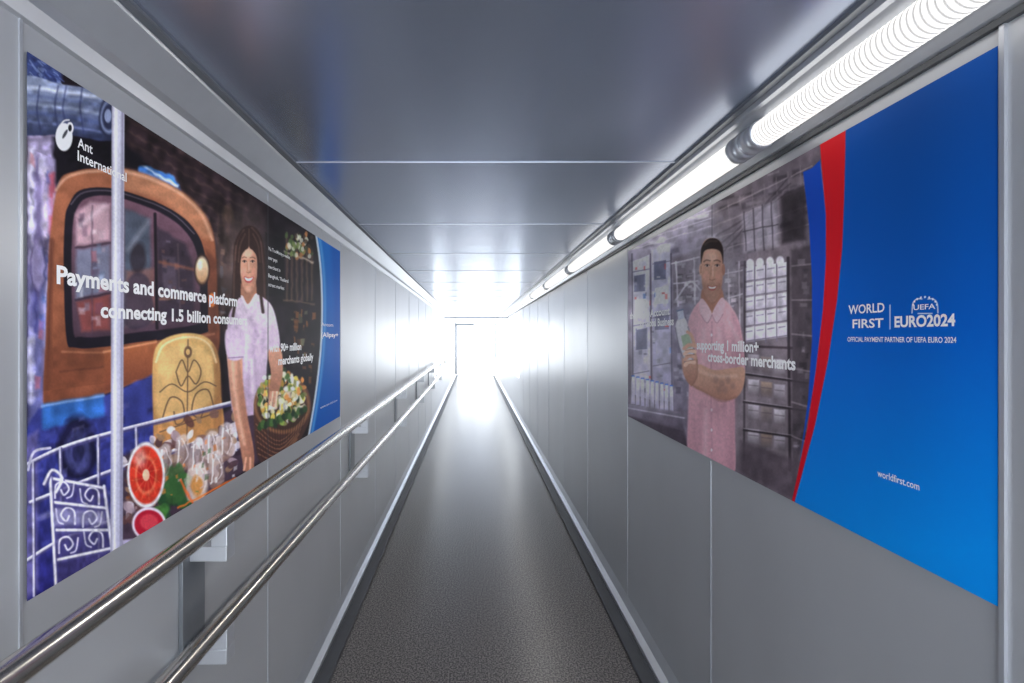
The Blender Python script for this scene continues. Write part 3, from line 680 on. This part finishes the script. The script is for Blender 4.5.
# ---------------------------------------------------------------- lettering
def text(side,s,x0,x1,yb,cap,parent,bold=0.0,name='lettering'):
    D0,z0=wp(side,x0,yb); D1,_=wp(side,x1,yb)
    cu=bpy.data.curves.new('t','FONT'); cu.body=s; cu.size=1; cu.offset=bold; cu.resolution_u=3
    ob=bpy.data.objects.new('t',cu); bpy.context.collection.objects.link(ob)
    dg=bpy.context.evaluated_depsgraph_get(); me=bpy.data.meshes.new_from_object(ob.evaluated_get(dg)); bpy.data.objects.remove(ob)
    n=len(me.vertices); co=np.zeros(n*3); me.vertices.foreach_get('co',co); co=co.reshape(-1,3)
    mn,mxx=co[:,0].min(),co[:,0].max(); sx=(D1-D0)/(mxx-mn)
    sz=cap*D0/F/0.73
    out=np.zeros_like(co); out[:,0]=(XL+.0052) if side=='L' else (XR-.0052)
    out[:,1]=D0+(co[:,0]-mn)*sx; out[:,2]=z0+co[:,1]*sz
    me.vertices.foreach_set('co',out.ravel()); me.update(); me.materials.clear(); me.materials.append(M_white)
    o2=bpy.data.objects.new(name,me); bpy.context.collection.objects.link(o2); o2.parent=parent
    return o2
tl=lambda *a,**k:text('L',*a,parent=ART_L,**k)
tr_=lambda *a,**k:text('R',*a,parent=ART_R,**k)
tl('Payments and commerce platform',56,237,283,18.5,bold=.034)
tl('connecting 1.5 billion consumers',100,247,317,15.5,bold=.034)
tl('with 90+ million',269,301,352,8.5,bold=.034); tl('merchants globally',278,313,365,8.5,bold=.034)
tl('Ant',77,92,147,10.5,bold=.015); tl('International',77,126,160,10.5,bold=.015)
for k,t in enumerate(['Via TrueMoney e-wallet,','user pays','merchant in','Bangkok, Thailand','street market']):
    tl(t,268,[290,277,280,288,284][k],250+k*9,3.8,bold=.01)
tl('(Alipay+',321,338,337,5,bold=.02); tl('Antom',321,333,326,4); tl('www.ant-intl.com',320,337,409,2.6); 
tr_('the World Account',630,670,319,6.4,bold=.034); tr_('for Global Business',640,674,327,7,bold=.034)
tr_('supporting 1 million+',697,759,349,9.2,bold=.034); tr_('cross-border merchants',708,796,361,9.6,bold=.034)
tr_('WORLD',849,885,314,8.8,bold=.02); tr_('FIRST',853,884,328,8.8,bold=.02)
tr_('EURO2024',895,956,327,10.8,bold=.035); tr_('UEFA',914,936,310,5.2,bold=.015)
tr_('OFFICIAL PAYMENT PARTNER OF UEFA EURO 2024',848,957,341.5,4.7,bold=.015)
tr_('worldfirst.com',878,920,476,7,bold=.01)

# ---------------------------------------------------------------- light & camera
w=bpy.data.worlds.new('sky'); bpy.context.scene.world=w; w.use_nodes=True
bg=w.node_tree.nodes['Background']; bg.inputs['Color'].default_value=(.89,.945,1,1); bg.inputs['Strength'].default_value=5.6
# added area lamp at the open end behind the viewer, meant as fill
ad=bpy.data.lights.new('added_back_fill','AREA'); ad.shape='RECTANGLE'; ad.size=1.6; ad.size_y=2.1; ad.energy=160; ad.color=(.95,.98,1)
ao=bpy.data.objects.new('added_back_fill',ad); bpy.context.collection.objects.link(ao)
ao.location=((XL+XR)/2,Y0+.02,1.12); ao.rotation_euler=(math.pi/2,0,math.pi) 
cam=bpy.data.cameras.new('camera'); co=bpy.data.objects.new('camera',cam); bpy.context.collection.objects.link(co)
cam.sensor_width=36; cam.lens=F/1024*36; cam.shift_x=(512-CX)/1024; cam.shift_y=-(341.5-CY)/1024
co.location=(0,0,H); co.rotation_euler=(math.pi/2,0,0); cam.clip_start=.02
bpy.context.scene.camera=co
vs=bpy.context.scene.view_settings; vs.view_transform='Standard'; vs.look='None'; vs.exposure=0
